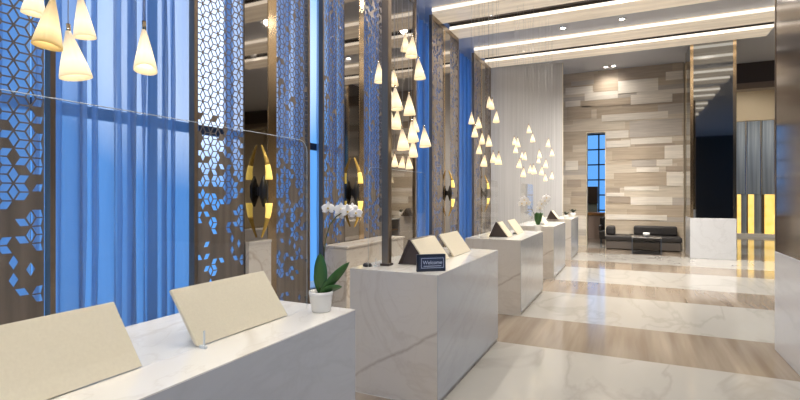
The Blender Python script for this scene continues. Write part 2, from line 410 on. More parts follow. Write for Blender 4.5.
curtain(4.10, 5.66, 'blue sheer curtain behind the tall screen with white light through it', 3)
curtain(6.02, 9.2, 'dark blue sheer curtain behind the screen beside the narrow bright window strip', 4)
curtain(9.25, 11.9, 'blue sheer curtain right of the mirror with the pendant reflections', 5)
curtain(12.0, 14.6, 'narrow blue sheer curtain between the two farthest bronze portals', 6)

# ------------------------------------------------------------------ bronze portals with pierced cube-pattern screens
A = .068
def screen_mesh(wd, ht, seed, dens):
    """pierced sheet: rhombille tiling; every lozenge is either open (a ring) or solid"""
    sr = random.Random(seed); bm = bmesh.new(); T = .006
    def quad(pts, flip=False):
        vs = [bm.verts.new(p) for p in pts]; bm.faces.new(vs)
    dirs = [Vector((math.cos(R(a)), math.sin(R(a)))) * A for a in (0, 120, 240)]
    cw, chh = 1.5 * A, math.sqrt(3) * A
    nx, nz = int(wd / cw) + 2, int(ht / chh) + 2
    def clampv(p): return Vector((min(max(p.x, 0), wd), min(max(p.y, 0), ht)))
    for i in range(-1, nx):
        for j in range(-1, nz):
            c = Vector((i * cw, (j + .5 * (i % 2)) * chh))
            for k in range(3):
                p = [c, c + dirs[k], c + dirs[k] + dirs[(k + 1) % 3], c + dirs[(k + 1) % 3]]
                p = [clampv(q) for q in p]
                area = abs(sum(p[q].x * p[(q + 1) % 4].y - p[(q + 1) % 4].x * p[q].y for q in range(4))) / 2
                if area < 1e-5: continue
                mid = sum(p, Vector((0, 0))) / 4
                opn = sr.random() < dens(mid.x / wd, mid.y) and area > .75 * A * A * .866
                P3 = lambda q, d: Vector((d, q.x, q.y))
                if not opn:
                    quad([P3(q, 0) for q in p]); quad([P3(q, -T) for q in p[::-1]])
                else:
                    s_ = .84; q2 = [mid + (q - mid) * s_ for q in p]
                    for e in range(4):
                        f = (e + 1) % 4
                        quad([P3(p[e], 0), P3(p[f], 0), P3(q2[f], 0), P3(q2[e], 0)])
                        quad([P3(p[f], -T), P3(p[e], -T), P3(q2[e], -T), P3(q2[f], -T)])
                        quad([P3(q2[e], 0), P3(q2[f], 0), P3(q2[f], -T), P3(q2[e], -T)])
    me = bpy.data.meshes.new('pierced_sheet'); bm.to_mesh(me); bm.free(); me.materials.append(SCREENM); return me
def ramp(z, z0, z1, a, b): t = min(max((z - z0) / (z1 - z0), 0), 1); return a + (b - a) * t
dens_open = lambda u, z: ramp(z, .8, 2.5, .16, 1.0)
dens_mid = lambda u, z: ramp(z, .6, 2.2, .16, .95) * ramp(z, 3.7, 5.0, 1, .5)
M_OPEN = screen_mesh(.66, BEAM - .05, 3, dens_open)
M_MID = screen_mesh(.66, BEAM - .05, 4, dens_mid)
M_FAR = screen_mesh(.66, BEAM - .05, 5, lambda u, z: .34)
def screen_part(me, y0, y1, parent, x=PX):
    o = bpy.data.objects.new('pierced_screen', me); C.objects.link(o); o.parent = parent
    o.location = (x - .012, y0, .03); o.scale = (1, (y1 - y0) / .66, 1); return o
def portal(label, y0, y1, s1, mir, post, s2, meshes, mirrors=True):
    root = empty('bronze_portal', label, 'screen', (0, 0, 0), group='bronze portals with pierced screens')
    J = .03
    MB().box(PX - .07, PX, y0 - J, y0 + .005, 0, BEAM).build('jamb', BRONZE, root)
    MB().box(PX - .07, PX, y1 - .005, y1 + J, 0, BEAM).build('jamb', BRONZE, root)
    MB().box(PX - .07, PX, y0 + .005, y1 - .005, BEAM - .10, BEAM).build('header', BRONZE, root)
    MB().box(PX - .07, PX - .005, y0 + .005, y1 - .005, 0, .04).build('base_rail', BRONZE, root)
    if s1: screen_part(meshes[0], s1[0], s1[1], root)
    if s2: screen_part(meshes[1], s2[0], s2[1], root)
    if mir: MB().box(PX - .03, PX - .006, mir[0], mir[1], .04, BEAM - .1).build('mirror_panel', MIRROR, root)
    if post: MB().box(PX - .06, PX, post[0], post[1], .04, BEAM - .1).build('post', GOLDMET, root, .006)
    return root
portal('bronze portal at the left edge with open cube lattice beside the wide curtain', .25, 2.0, (.3, .95), (.95, 1.3), None, (1.3, 1.96), (M_OPEN, M_OPEN))
portal('bronze portal right of the wide blue curtain, white daylight through its lattice', 3.27, 5.025, (3.29, 3.90), (3.90, 4.26), (4.26, 4.41), (4.41, 5.02), (M_OPEN, M_MID))
portal('dark bronze portal right of the bright window strip, behind the orchid', 5.37, 7.06, (5.39, 5.89), (5.89, 6.30), (6.30, 6.44), (6.44, 7.05), (M_MID, M_MID))
portal('bronze portal under the first ceiling beam pair', 9.3, 10.96, (9.33, 9.92), (9.92, 10.38), (9.98, 10.06), (10.38, 10.94), (M_FAR, M_FAR))
portal('farthest bronze portal beside the grey panel', 12.27, 13.9, (12.3, 12.9), (12.9, 13.3), (12.95, 13.03), (13.3, 13.88), (M_FAR, M_FAR))
# wide mirror between the dark portal and the next curtain
wm = empty('wall_mirror', 'tall bronze-framed mirror behind the hanging lamps of the second desk', 'mirror', (0, 0, 0))
MB().box(PX - .06, PX - .03, 7.20, 8.40, .08, BEAM - .08).build('glass', MIRROR, wm)
MB().box(PX - .1, PX, 7.14, 7.20, 0, BEAM).box(PX - .1, PX, 8.40, 8.46, 0, BEAM).box(PX - .1, PX, 7.2, 8.4, 0, .08).box(PX - .1, PX, 7.2, 8.4, BEAM - .08, BEAM).build('frame', BRONZE, wm)

# marble credenza in front of the dark portal + stone panel in the nearer one
cd = empty('credenza', 'low cream marble counter against the dark bronze portal behind the orchid', 'counter', (-3.5, 6.2, 0))
MB().box(-.17, .17, -.86, .88, .08, .90).build('body', CREDM, cd, .004)
MB().box(-.18, .19, -.87, .89, .90, .93).build('worktop', CREDM, cd, .004)
MB().box(-.15, .14, -.84, .86, 0, .08).build('plinth', BROWNW, cd)
cp = empty('credenza', 'narrow cream marble block below the gold sconce left of the bronze post', 'counter', (PX + .001, 4.08, 0))
MB().box(.0, .05, -.175, .175, .06, 1.07).build('body', CREDM, cp, .002)
MB().box(.0, .055, -.177, .177, 1.07, 1.10).build('worktop', CREDM, cp, .002)
MB().box(.0, .045, -.17, .17, 0, .06).build('plinth', BROWNW, cp)

# gold horn sconces on the portal mirrors
HORN = mat('gold_horn', (.62, .40, .10), .25, .7, emis=(1, .6, .1), estr=.12)
GLOW = mat('glowing_horn_tip', (.9, .7, .2), .4, emis=(1, .72, .16), estr=1.0)
def sconce(y, label, x=PX):
    r_ = empty('horn_sconce', label, 'wall lamp', (x, y, 1.64), group='gold horn sconces')
    b = MB(); b.lathe([(.012, -.17), (.05, -.06), (.05, .06), (.012, .17)], 6); b.build('black_core', BLACK, r_, loc=(.062, 0, 0))
    MB().box(-.0055, .03, -.03, .03, -.05, .05).build('mount', BLACK, r_)
    for s in (1, -1):
        pts, rad = [], []
        for i in range(13):
            t = i / 12; pts.append((.03 + .105 * math.sin(t * math.pi * .52) , 0, s * (.51 - .38 * t))); rad.append(.010 + .030 * t)
        h = MB().tube(pts[:8], rad[:8], 12).build('horn', HORN, r_)
        MB().tube(pts[7:], rad[7:], 12).build('horn_tip', GLOW, h)
sconce(4.12, 'gold double horn sconce on the mirror of the screen nearest the wide curtain')
sconce(6.10, 'gold double horn sconce on the dark portal above the orchid')
sconce(10.18, 'gold double horn sconce on the portal under the first beam pair')
sconce(13.14, 'gold double horn sconce on the farthest portal beside the grey panel')

# grey partition between the last portal and the stone wall
p1, p2 = Vector((-3.86, 14.2, 0)), Vector((-1.80, 14.86, 0))
dv = (p2 - p1).normalized(); nv = Vector((dv.y, -dv.x, 0))
gp = MB(); gp.prism([p1, p2, p2 - nv * .12, p1 - nv * .12], (0, 0, CEIL)); gp = gp.build('partition_panel', GREYP)
tag(gp, 'tall pale grey polished partition beside the beige stone wall', 'partition')
MB().prism([p2, p2 + dv * .02, p2 + dv * .02 - nv * .12, p2 - nv * .12], (0, 0, CEIL)).build('end_trim', EDGE, gp)

# ------------------------------------------------------------------ mirrored columns with marble bases
def column(label, x0, x1, y0, y1, m, tw=.035, tm=GOLDMET):
    r_ = empty('mirrored_column', label, 'column', ((x0 + x1) / 2, (y0 + y1) / 2, 0))
    hx, hy = (x1 - x0) / 2, (y1 - y0) / 2
    MB().box(-hx - .0, hx + .0, -hy, hy, 0, 1.02).build('marble_base', MARBLE, r_, .006)
    MB().box(-hx + .006, hx - .006, -hy + .006, hy - .006, 1.02, CEIL).build('mirror_cladding', m, r_)
    for sx_ in (-1, 1):
        for sy_ in (-1, 1):
            cx, cy = sx_ * (hx - tw - .001), sy_ * (hy - tw - .001)
            MB().box(cx - tw, cx + tw, cy - tw, cy + tw, 1.02, CEIL).build('corner_trim', tm, r_)
    return r_
column('dark mirrored column on a marble base at the end of the stone wall', 1.38, 2.36, 14.2, 15.35, DARKMIRROR)
column('brown mirrored column on a marble base at the right edge', 1.35, 2.35, 4.2, 6.16, BROWNMIRROR, .012, BRONZE)

# ------------------------------------------------------------------ reception desks
DX0, DX1, DH = -2.07, -1.30, 1.0
DESKS = [(.32, 2.17), (3.37, 5.19), (6.42, 8.20), (9.45, 11.25), (12.45, 14.2)]
DL = ['nearest white marble reception desk with two cream panels and a potted orchid', 'second marble reception desk, the one carrying the small black sign',
      'third marble reception desk, with a dark easel at its near end', 'fourth marble reception desk, in front of the tall grey partition',
      'farthest marble reception desk near the stone wall, with small potted plants']
for (y0, y1), lb in zip(DESKS, DL):
    d = empty('reception_desk', lb, 'desk', (DX1, y0, 0), group='marble reception desks')
    ln = y1 - y0; wd = DX1 - DX0; T = .04
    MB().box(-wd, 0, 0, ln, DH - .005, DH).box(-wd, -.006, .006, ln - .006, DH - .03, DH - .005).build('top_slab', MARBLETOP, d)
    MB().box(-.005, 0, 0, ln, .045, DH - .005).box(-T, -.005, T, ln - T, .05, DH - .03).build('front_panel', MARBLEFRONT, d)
    MB().box(-wd, -.005, 0, .005, 0, DH - .005).box(-wd, -.006, .005, T, 0, DH - .03).build('end_panel', MARBLEEND, d)
    MB().box(-wd, -.005, ln - .005, ln, 0, DH - .005).box(-wd, -.006, ln - T, ln - .005, 0, DH - .03).build('end_panel', MARBLEEND, d)
    MB().box(-.05, -.015, T, ln - T, 0, .05).build('plinth', mat('grey_plinth', (.3, .28, .26), .4), d)
    MB().box(-wd + .03, -T, T, ln - T, .70, .73).build('work_shelf', WOOD, d)

# cream tilted panels on the desks
def tilted_panel(y0, y1, label, hood=False):
    xb, xt, h, T = -1.53, -1.685, .215, .014
    r_ = empty('tilted_panel', label, 'display stand', (xb, y0, DH), group='cream tilted panels on the desks')
    w_ = y1 - y0
    n = Vector((h, 0, xb - xt)).normalized()
    p = [Vector((0, 0, .004)), Vector((xt - xb, 0, h)), Vector((xt - xb, 0, h)) - n * T, Vector((-.016, 0, .004))]
    MB().prism(p, (0, w_, 0)).build('leather_face', CREAM, r_, .003)
    if hood:
        q = [Vector((xt - xb - .012, 0, h)), Vector((xt - xb - .002, 0, h + .012)), Vector((-.27, 0, 0.002)), Vector((-.285, 0, .002))]
        MB().prism([Vector((xt - xb - .014, 0, h - .004)), Vector((xt - xb - .03, 0, h + .006)), Vector((-.285, 0, .002)), Vector((-.265, 0, .002))], (0, w_, 0)).build('back_leg', BROWNW, r_)
        MB().prism([Vector((-.018, 0.006, .004)), Vector((xt - xb - .016, .006, h - .006)), Vector((-.262, .006, .004))], (0, .012, 0)).build('side_gusset', BROWNW, r_)
    else:
        MB().prism([Vector((xt - xb - .014, 0, h - .02)), Vector((xt - xb - .022, 0, h - .02)), Vector((-.2, 0, .002)), Vector((-.185, 0, .002))], (0, w_, 0)).build('back_leg', CREAM, r_) if False else \
        MB().box(-.12, -.015, w_ / 2 - .06, w_ / 2 + .06, .002, .012).build('foot', BROWNW, r_)
    return r_
tilted_panel(.56, 1.12, 'cream leather tilted panel cut off at the left edge of the nearest desk')
tilted_panel(1.357, 1.907, 'cream leather tilted panel on the nearest desk, left of the potted orchid')
tilted_panel(3.75, 4.28, 'cream tilted panel with dark back directly behind the small black sign', True)
tilted_panel(4.41, 4.95, 'cream tilted panel at the far end of the desk with the black sign')
tilted_panel(9.9, 10.4, 'cream tilted panel on the fourth desk, right of the two-stemmed orchid')
tilted_panel(7.32, 7.82, 'cream tilted panel on the third desk, left of the two-stemmed orchid')
tilted_panel(10.7, 11.0, 'small dark easel near the far end of the fourth desk', True).location = tuple(at(558.5, 219.5, z=DH))
# third desk: dark easel with a narrow panel
ez = at(499, 237, z=DH)
tilted_panel(6.78, 7.05, 'small dark easel with cream face on the third desk', True).location = (-1.54, 6.76, DH)

# glass screens standing on the desks
def glass_screen(x, y0, y1, top, label):
    r_ = empty('glass_screen', label, 'glass screen', (x, y0, DH), group='clear glass screens on the desks')
    w_, h = y1 - y0, top - DH; rr = .06
    pts = [(0, .012), (w_, .012)]
    for i in range(7): a = R(90 * i / 6); pts.append((w_ - rr + rr * math.cos(a), h - rr + rr * math.sin(a)))
    for i in range(7): a = R(90 + 90 * i / 6); pts.append((rr + rr * math.cos(a), h - rr + rr * math.sin(a)))
    MB().prism([Vector((0, a, b)) for a, b in pts], (.008, 0, 0)).build('pane', GLASS, r_)
    edge = [Vector((.004, a, b)) for a, b in pts[1:] + [pts[0]]]
    MB().tube(edge, .0016, 6).build('polished_edge', GLASSEDGE, r_)
    for yy in (.16, w_ - .67) if w_ > 1.4 else (.12, w_ - .12): MB().box(-.01, .02, yy - .006, yy + .006, 0, .012).box(.0085, .012, yy - .004, yy + .004, .012, .07).build('foot', GLASSEDGE, r_)
    return r_
glass_screen(-1.51, .40, 2.03, 1.88, 'long clear glass screen on the nearest desk, in front of the two large cream panels')
glass_screen(-1.93, 3.42, 4.62, 1.83, 'clear glass screen with rounded corner behind the black sign')
glass_screen(-1.93, 6.48, 7.7, 1.83, 'clear glass screen on the third desk')
glass_screen(-1.93, 9.5, 10.8, 1.83, 'clear glass screen on the fourth desk')

# bronze post on the second desk
bp = empty('bronze_post', 'slim bronze post rising from the back of the second desk to the ceiling', 'post', (-1.87, 3.64, DH))
MB().box(-.032, .032, -.032, .032, 0, CEIL - DH).build('shaft', BRONZE, bp, .004)
MB().box(-.042, .042, -.042, .042, 0, .02).build('foot_plate', BROWNW, bp, .003)
ms = empty('desk_gadget', 'small dark gadget left of the bronze post on the second desk', 'gadget', (-1.99, 3.52, DH))
MB().lathe([(.0, 0), (.035, 0), (.04, .012), (.03, .026), (.0, .03)], 20).build('housing', BLACK, ms)
MB().box(-.008, .008, -.015, .015, .028, .034).build('button', CABLE, ms)

# black sign
sp = at(431.5, 271.5, z=DH)
sg = empty('desk_sign', 'small black sign with pale lettering at the corner of the second desk', 'sign', tuple(sp), YAW + R(14))
MB().box(-.118, .118, -.0, .03, 0, .135).build('block', SIGNB, sg, .004)
MB().box(-.096, .108, -.002, 0, .020, .115).build('face_plate', SIGNF, sg)
fr = MB(); fr.box(-.085, .1, -.003, -.002, .028, .031).box(-.085, .1, -.003, -.002, .103, .106).box(-.085, -.082, -.003, -.002, .031, .103).box(.097, .1, -.003, -.002, .031, .103); fr.build('outline', LETTER, sg)
tcu = bpy.data.curves.new('lettering', 'FONT'); tcu.body = 'Welcome'; tcu.size = .040; tcu.align_x = 'CENTER'; tcu.extrude = .0006; tcu.materials.append(LETTER)
to = bpy.data.objects.new('lettering', tcu); C.objects.link(to); me_ = bpy.data.meshes.new_from_object(to.evaluated_get(bpy.context.evaluated_depsgraph_get())); bpy.data.objects.remove(to)
to = bpy.data.objects.new('lettering', me_); C.objects.link(to); to.parent = sg; to.location = (.008, -.003, .058); to.rotation_euler = (R(90), 0, 0)
MB().box(-.065, .08, -.0032, -.002, .041, .045).build('underline', LETTER, sg)

# ------------------------------------------------------------------ orchids
def blade(L_, W, bend, n=10, up=.6, tw=0.):
    bm = MB(); rows = []
    for i in range(n + 1):
        t = i / n; wv = W * (math.sin(math.pi * min(1, t * .92 + .08)) ** .7); x = L_ * (t * math.cos(up) - 0) ; z = L_ * (t * math.sin(up) - bend * t * t)
        rows.append([bm.bm.verts.new((x - s * wv * math.sin(tw) * math.sin(up), s * wv * math.cos(tw), z + abs(s) * wv * .22 + s * wv * math.sin(tw) * math.cos(up))) for s in (-1, 0, 1)])
    for a, b in zip(rows, rows[1:]):
        for j in (0, 1): bm.bm.faces.new((a[j], a[j + 1], b[j + 1], b[j])).smooth = True
    return bm
def add_flower(parent, p, s, face):
    fl = MB(); q = Vector(face).normalized().to_track_quat('Z', 'Y').to_matrix().to_4x4()
    def petal(ang, ln, wd, zoff):
        rows = []
        for i in range(7):
            t = i / 6; wv = wd * math.sin(math.pi * (.12 + .86 * t)) ** .8; ca, sa = math.cos(ang), math.sin(ang)
            row = []
            for u in (-1, -.5, 0, .5, 1):
                lx, ly, lz = ln * t, u * wv, zoff + .12 * ln * t * t - .1 * abs(u) * wv
                row.append(fl.bm.verts.new(Vector(p) + (q @ Vector(((lx * ca - ly * sa) * s, (lx * sa + ly * ca) * s, lz * s)))))
            rows.append(row)
        for a, b in zip(rows, rows[1:]):
            for j in range(4): fl.bm.faces.new((a[j], a[j + 1], b[j + 1], b[j])).smooth = True
    for ang in (90, 210, 330): petal(R(ang), 1.0, .34, 0)
    for ang in (10, 170): petal(R(ang), 1.05, .58, .05)
    o = fl.build('flower', PETAL, parent)
    so = o.modifiers.new('thick', 'SOLIDIFY'); so.thickness = .0015
    lp = MB(); lp.lathe([(.0, 0), (.09 * s, .05 * s), (.15 * s, .16 * s), (.05 * s, .3 * s), (0, .32 * s)], 10, Matrix.Translation(p) @ q)
    lp.build('lip', LIP, o)
def orchid(loc, label, stems, leaves, sc=1., pot=True, fsz=.03):
    r_ = empty('potted_orchid', label, 'plant', loc, group='white orchids in pots')
    MB().lathe([(0, 0), (.046, 0), (.05, .006), (.06, .085), (.0625, .088), (.0625, .105), (.057, .105), (.055, .085), (0, .082)], 32).build('pot', WHITECER, r_)
    MB().lathe([(.0, .088), (.03, .092), (.054, .086)], 20).build('soil', SOIL, r_)
    for (az, ln, wd, bend, up, *tw) in leaves:
        o = blade(ln, wd, bend, up=up, tw=tw[0] if tw else 0).build('leaf', LEAF, r_, loc=(0, 0, .088)); o.rotation_euler = (0, 0, az)
        so = o.modifiers.new('thick', 'SOLIDIFY'); so.thickness = .003
    for pts, fls in stems:
        st = MB().tube(pts, [.0032] * (len(pts) - 3) + [.0026, .0022, .0018], 7).build('stem', STEMM, r_)
        for (p, face, s) in fls: add_flower(r_, p, s, face)
    return r_
# axes of the camera on the ground: RV to the right in view, FV away
RV = Vector((CS, SN, 0)); FV = Vector((-SN, CS, 0)); UP = Vector((0, 0, 1))
def loc3(rx, up, fw=0): return RV * rx + UP * up + FV * fw
d0 = at(321, 311, z=DH); dist = 2.45; u = dist / 480
def px3(x, y, fw=0): return loc3((x - 321) * u, (311 - y) * u, fw)
stem1 = [px3(319, 290), px3(321, 272, .01), px3(324, 255, .0), px3(326, 238, -.01), px3(330, 224, -.01), px3(337, 215, -.02), px3(345, 210, -.02), px3(353, 209, -.02), px3(359, 213, -.03)]
fl1 = [(px3(329, 207, -.02), -FV + RV * -.3 + UP * .1, .036), (px3(342, 208, -.03), -FV + RV * .2, .036), (px3(349, 210, -.045), -FV + RV * .1 - UP * .1, .036),
       (px3(357, 211.5, -.05), -FV + RV * .5, .035), (px3(347, 208, .0), -FV * .8 + UP * .6, .032), (px3(340, 214, -.01), -FV - RV * .4 - UP * .2, .028), (px3(353, 207, -.02), -FV + UP * .4, .03)]
AZ = math.atan2(RV.y, RV.x)
orchid(tuple(d0), 'white orchid in a white pot at the end of the nearest desk', [(stem1, fl1)],
       [(AZ, .225, .026, .02, .86, -1.1), (AZ - R(100), .215, .036, .0, 1.5), (AZ + R(20), .15, .028, .08, .8, -.9), (AZ + R(110), .17, .034, .05, 1.3), (AZ + R(5), .12, .03, .12, .45, -.8)])
d1 = at(538, 231, z=DH)
u2 = (d1 - Vector((0, 0, EYE))).dot(FV) / 480
def px4(x, y, fw=0): return loc3((x - 538) * u2, (231 - y) * u2, fw)
s2 = [px4(537, 222), px4(534, 214), px4(530, 205), px4(526, 200), px4(523, 199), px4(522, 201)]
s3 = [px4(539, 222), px4(540, 214), px4(540, 206), px4(542, 200), px4(545, 197), px4(547, 197)]
f2 = [(px4(524, 200, -.02), -FV - RV * .3, .075), (px4(526, 203, -.03), -FV, .07), (px4(521.5, 203.5, -.02), -FV - UP * .2, .07)]
f3 = [(px4(541, 204, -.02), -FV, .07), (px4(544, 201, -.03), -FV + RV * .2, .07), (px4(546, 198, -.02), -FV + UP * .2, .07), (px4(539.5, 208, -.02), -FV, .06)]
orchid(tuple(d1), 'white orchid with two spread flower stems at the end of the third desk', [(s2, f2), (s3, f3)],
       [(AZ + R(a), .27, .05, .12, up) for a, up in ((0, 1.25), (70, 1.2), (170, 1.3), (235, 1.35), (290, 1.3))])
# small potted plants on the last desk
def small_plant(loc, label, s):
    r_ = empty('potted_plant', label, 'plant', loc, group='small potted plants on the farthest desk')
    MB().lathe([(0, 0), (.06 * s, 0), (.075 * s, .12 * s), (.068 * s, .12 * s), (0, .11 * s)], 20).build('pot', WHITECER, r_)
    for i in range(7):
        o = blade(.2 * s, .03 * s, .3, 6, up=.8 + .1 * (i % 3)).build('leaf', mat('dark_leaf', (.04, .05, .03), .5), r_, loc=(0, 0, .11 * s)); o.rotation_euler = (0, 0, i * .9)
small_plant(tuple(at(573, 217, z=DH)), 'dark leafy plant in a white pot at the far end of the farthest desk', 1.0)
small_plant(tuple(at(566, 219, z=DH)), 'dark leafy plant in a white pot at the near end of the farthest desk', .85)

# ------------------------------------------------------------------ pendant lamps
SHADE = mat('lit_porcelain', (.50, .43, .32), .4)
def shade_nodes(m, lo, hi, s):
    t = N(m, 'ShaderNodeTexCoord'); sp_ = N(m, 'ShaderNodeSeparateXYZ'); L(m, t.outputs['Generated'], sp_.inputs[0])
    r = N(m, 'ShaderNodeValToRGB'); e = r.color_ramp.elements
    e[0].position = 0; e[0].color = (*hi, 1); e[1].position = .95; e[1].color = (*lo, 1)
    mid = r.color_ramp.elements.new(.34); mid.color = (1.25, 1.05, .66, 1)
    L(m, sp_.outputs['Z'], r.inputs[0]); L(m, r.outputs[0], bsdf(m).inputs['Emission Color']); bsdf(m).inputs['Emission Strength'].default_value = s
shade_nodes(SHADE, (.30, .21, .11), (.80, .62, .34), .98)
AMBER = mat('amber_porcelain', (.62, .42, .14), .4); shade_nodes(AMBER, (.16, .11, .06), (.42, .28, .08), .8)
BULB = mat('glowing_bulb', (1, 1, 1), .5, emis=(1, .9, .7), estr=9)
def shade_mesh(sd):
    r_ = random.Random(sd); a1, a2, ph = r_.uniform(.02, .07), r_.uniform(.02, .06), r_.uniform(0, 6)
    H = .19; mb = MB()
    prof = [(.058, 0), (.0565, .012), (.049, .045), (.037, .09), (.025, .135), (.016, .165), (.009, .19), (.0, .192)]
    inner = [(.054, 0), (.045, .045), (.033, .09), (.021, .135), (0, .16)]
    mb.lathe(inner[::-1] + prof, 22, wob=lambda a, k: (a1 * math.sin(2 * a + ph) + a2 * math.sin(3 * a + ph * 2)))
    return mb
PROTO = {}
def pendant(p_top, h, label, group, tilt=(0, 0), amber=False, sd=0, wide=1.):
    """p_top: point at the tip of the shade"""
    fv = Vector((p_top[0], p_top[1], 0)).normalized(); rv = Vector((fv.y, -fv.x, 0))
    s = h / .19; base = Vector(p_top) - Matrix.Rotation(tilt[0], 3, rv) @ Matrix.Rotation(tilt[1], 3, fv) @ Vector((0, 0, h))
    r_ = empty('pendant_lamp', label, 'lamp', tuple(base), group=group)
    key = ('amber' if amber else 'plain', sd % 4)
    if key not in PROTO:
        o = shade_mesh(sd % 4 + 1).build('shade', AMBER if amber else SHADE)
        b = MB().lathe([(0, .028), (.018, .034), (.024, .05), (.018, .068), (.010, .08), (0, .085)], 14).build('bulb', BULB)
        o.parent = r_; b.parent = r_
        PROTO[key] = (o, b)
    else:
        o, b = (q.copy() for q in PROTO[key])
        for q in (o, b): C.objects.link(q); q.parent = r_
    rot = Matrix.Rotation(tilt[0], 3, rv) @ Matrix.Rotation(tilt[1], 3, fv)
    for q in (o, b):
        q.scale = (s * wide, s * wide, s); q.rotation_euler = (rot @ Matrix.Rotation(sd * 1.3, 3, 'Z')).to_euler()
    tip = rot @ Vector((0, 0, h * .985))
    MB().tube([tip, Vector((tip.x, tip.y, CEIL - base.z))], .0016, 5).build('cable', CABLE, r_)
    MB().tube([tip - rot @ Vector((0, 0, .02)), tip + Vector((0, 0, .03))], .008 * s, 8).build('cap', GOLDMET, r_)
    return r_
G1 = 'cone pendant lamps above the nearest desk'
def by_px(px, yt, yb, d, **kw):
    top = at(px, yt, d=d); pendant(top, (yb - yt) * d / 480, **kw)
by_px(37, -24, 15, 2.0, label='cone pendant lamp cut by the top left edge, leftmost of the near cluster', group=G1, sd=0, tilt=(0, .08), wide=.85)
by_px(53, -2, 48, 1.68, label='amber cone pendant lamp, darkest of the near cluster', group=G1, sd=1, amber=True, tilt=(-.05, .1), wide=.85)
by_px(80, -6, 37, 1.95, label='cone pendant lamp right of the amber one at the top edge', group=G1, sd=2, tilt=(0, -.1), wide=.78)
by_px(68, 31, 78, 1.85, label='lowest and largest cone pendant lamp of the near cluster', group=G1, sd=3, tilt=(-.05, -.14))
by_px(144, 28, 75, 1.95, label='single cone pendant lamp hanging apart in front of the wide blue curtain', group=G1, sd=1, tilt=(-.30, -.03), wide=.74)
ORD = ['first', 'second', 'third', 'fourth', 'fifth', 'sixth', 'seventh', 'eighth', 'ninth', 'tenth', 'eleventh', 'twelfth', 'thirteenth', 'fourteenth', 'fifteenth', 'sixteenth', 'seventeenth', 'eighteenth', 'nineteenth', 'twentieth']
CL2 = [(378.7, 63, 82.5), (405, 35, 51), (412.7, 37, 57), (393.8, 70, 86), (418.3, 59, 79), (386.8, 81, 101.7), (395, 88, 110), (409, 95, 115), (390, 109, 128),
       (397.5, 110, 129), (414.4, 117, 132), (402, 129, 150), (411.5, 122, 142), (424, 128, 147), (413.2, 140, 157), (394.5, 154, 166.5), (402.8, 156, 168), (408.4, 156, 169)]
CL3 = [(471.5, 113, 124), (474.8, 126, 137), (478.3, 117, 128), (482.2, 133, 144), (479.4, 144, 154), (488.5, 135, 146.5), (484.7, 155, 166.6), (488.8, 96.5, 107.5), (492.2, 99, 109),
       (496.5, 111.6, 122.6), (493.1, 152, 162.5), (498.7, 153, 164.7)]
CL4 = [(528.7, 125, 133), (532.5, 134, 142), (514.2, 137, 145), (517.6, 138, 147), (515.7, 145, 153), (548.6, 139, 147), (551.8, 149, 156), (539.1, 150, 158), (538.8, 157, 163), (522, 152, 158), (525.2, 152, 160),
       (519.8, 159, 168), (546, 160, 168), (542, 167, 175), (530.3, 165, 173), (533.5, 165, 174), (523.6, 168, 177), (545.2, 174, 181), (552.2, 172, 179)]
def cluster(lst, dmid, hmid, dspread, where, grp):
    srt = sorted(lst, key=lambda t: t[0]); used = []
    for i, (x, a, b) in enumerate(srt):
        d0_ = dmid * min(max((hmid / (b - a)) ** .6, .92), 1.08)
        for k_ in range(60):
            d = d0_ + (1 if k_ % 2 else -1) * .02 * ((k_ + 1) // 2)
            p = at(x, a, d=d)
            if all(math.hypot(p.x - q.x, p.y - q.y) > .155 for q in used): break
        used.append(p)
        end = 'leftmost' if i == 0 else 'rightmost' if i == len(srt) - 1 else ORD[i] + ' from the left'
        by_px(x, a, b, d, label='lit white cone pendant lamp, %s in the cluster above the %s' % (end, where), group=grp, sd=i * 3 + 1, tilt=(rnd.uniform(-.1, .1), rnd.uniform(-.1, .1)))
cluster(CL2, 4.65, 19, .3, 'second desk', 'cone pendant lamps above the second desk')
cluster(CL3, 7.45, 11, .4, 'third desk', 'cone pendant lamps above the third desk')
cluster(CL4, 10.2, 8, .4, 'fourth desk', 'cone pendant lamps above the fourth desk')

# ------------------------------------------------------------------ lounge at the stone wall
sf = empty('lounge_sofa', 'low black leather sofa against the beige stone wall', 'sofa', (.30, 15.85, 0)); sf.scale = (.92, 1, .97)
MB().box(-1.03, 1.08, -.40, .42, .02, .26).build('base', mat('sofa_base', (.10, .085, .075), .5), sf, .02)
MB().box(-1.05, 1.10, -.43, .43, .26, .42).build('seat_cushion', LEATHER, sf, .04, 3)
MB().box(-.22, 1.02, .13, .40, .42, .70).build('back_cushion', LEATHER, sf, .05, 3)
MB().box(-1.04, -.76, -.2, .38, .42, .68).build('arm_bolster', LEATHER, sf, .06, 3)
ct = empty('coffee_table', 'low square coffee table with pale top in front of the black sofa', 'table', (.40, 14.85, 0))
tb = .36
MB().box(-tb, tb, -tb, tb, .435, .46).build('tabletop', CHROME, ct, .004)
for sx_ in (-1, 1):
    for sy_ in (-1, 1): MB().box(sx_ * tb - .012 - (.012 if sx_ > 0 else -.012), sx_ * tb + .012 - (.012 if sx_ > 0 else -.012), sy_ * tb - .012 - (.012 if sy_ > 0 else -.012), sy_ * tb + .012 - (.012 if sy_ > 0 else -.012), 0, .435).build('leg', FRAMEM, ct)
for sx_ in (-1, 1): MB().box(sx_ * (tb - .02) - .003, sx_ * (tb - .02) + .003, -tb + .03, tb - .03, .03, .43).build('side_glass', TABGLASS, ct)
MB().box(-tb + .03, tb - .03, -tb + .02, -tb + .026, .03, .43).build('front_glass', TABGLASS, ct)
MB().box(-tb + .03, tb - .03, -tb + .03, tb - .03, .02, .035).build('lower_shelf', FRAMEM, ct)
vz = empty('bowl', 'small white bowl on the coffee table', 'bowl', (.40, 14.75, .46))
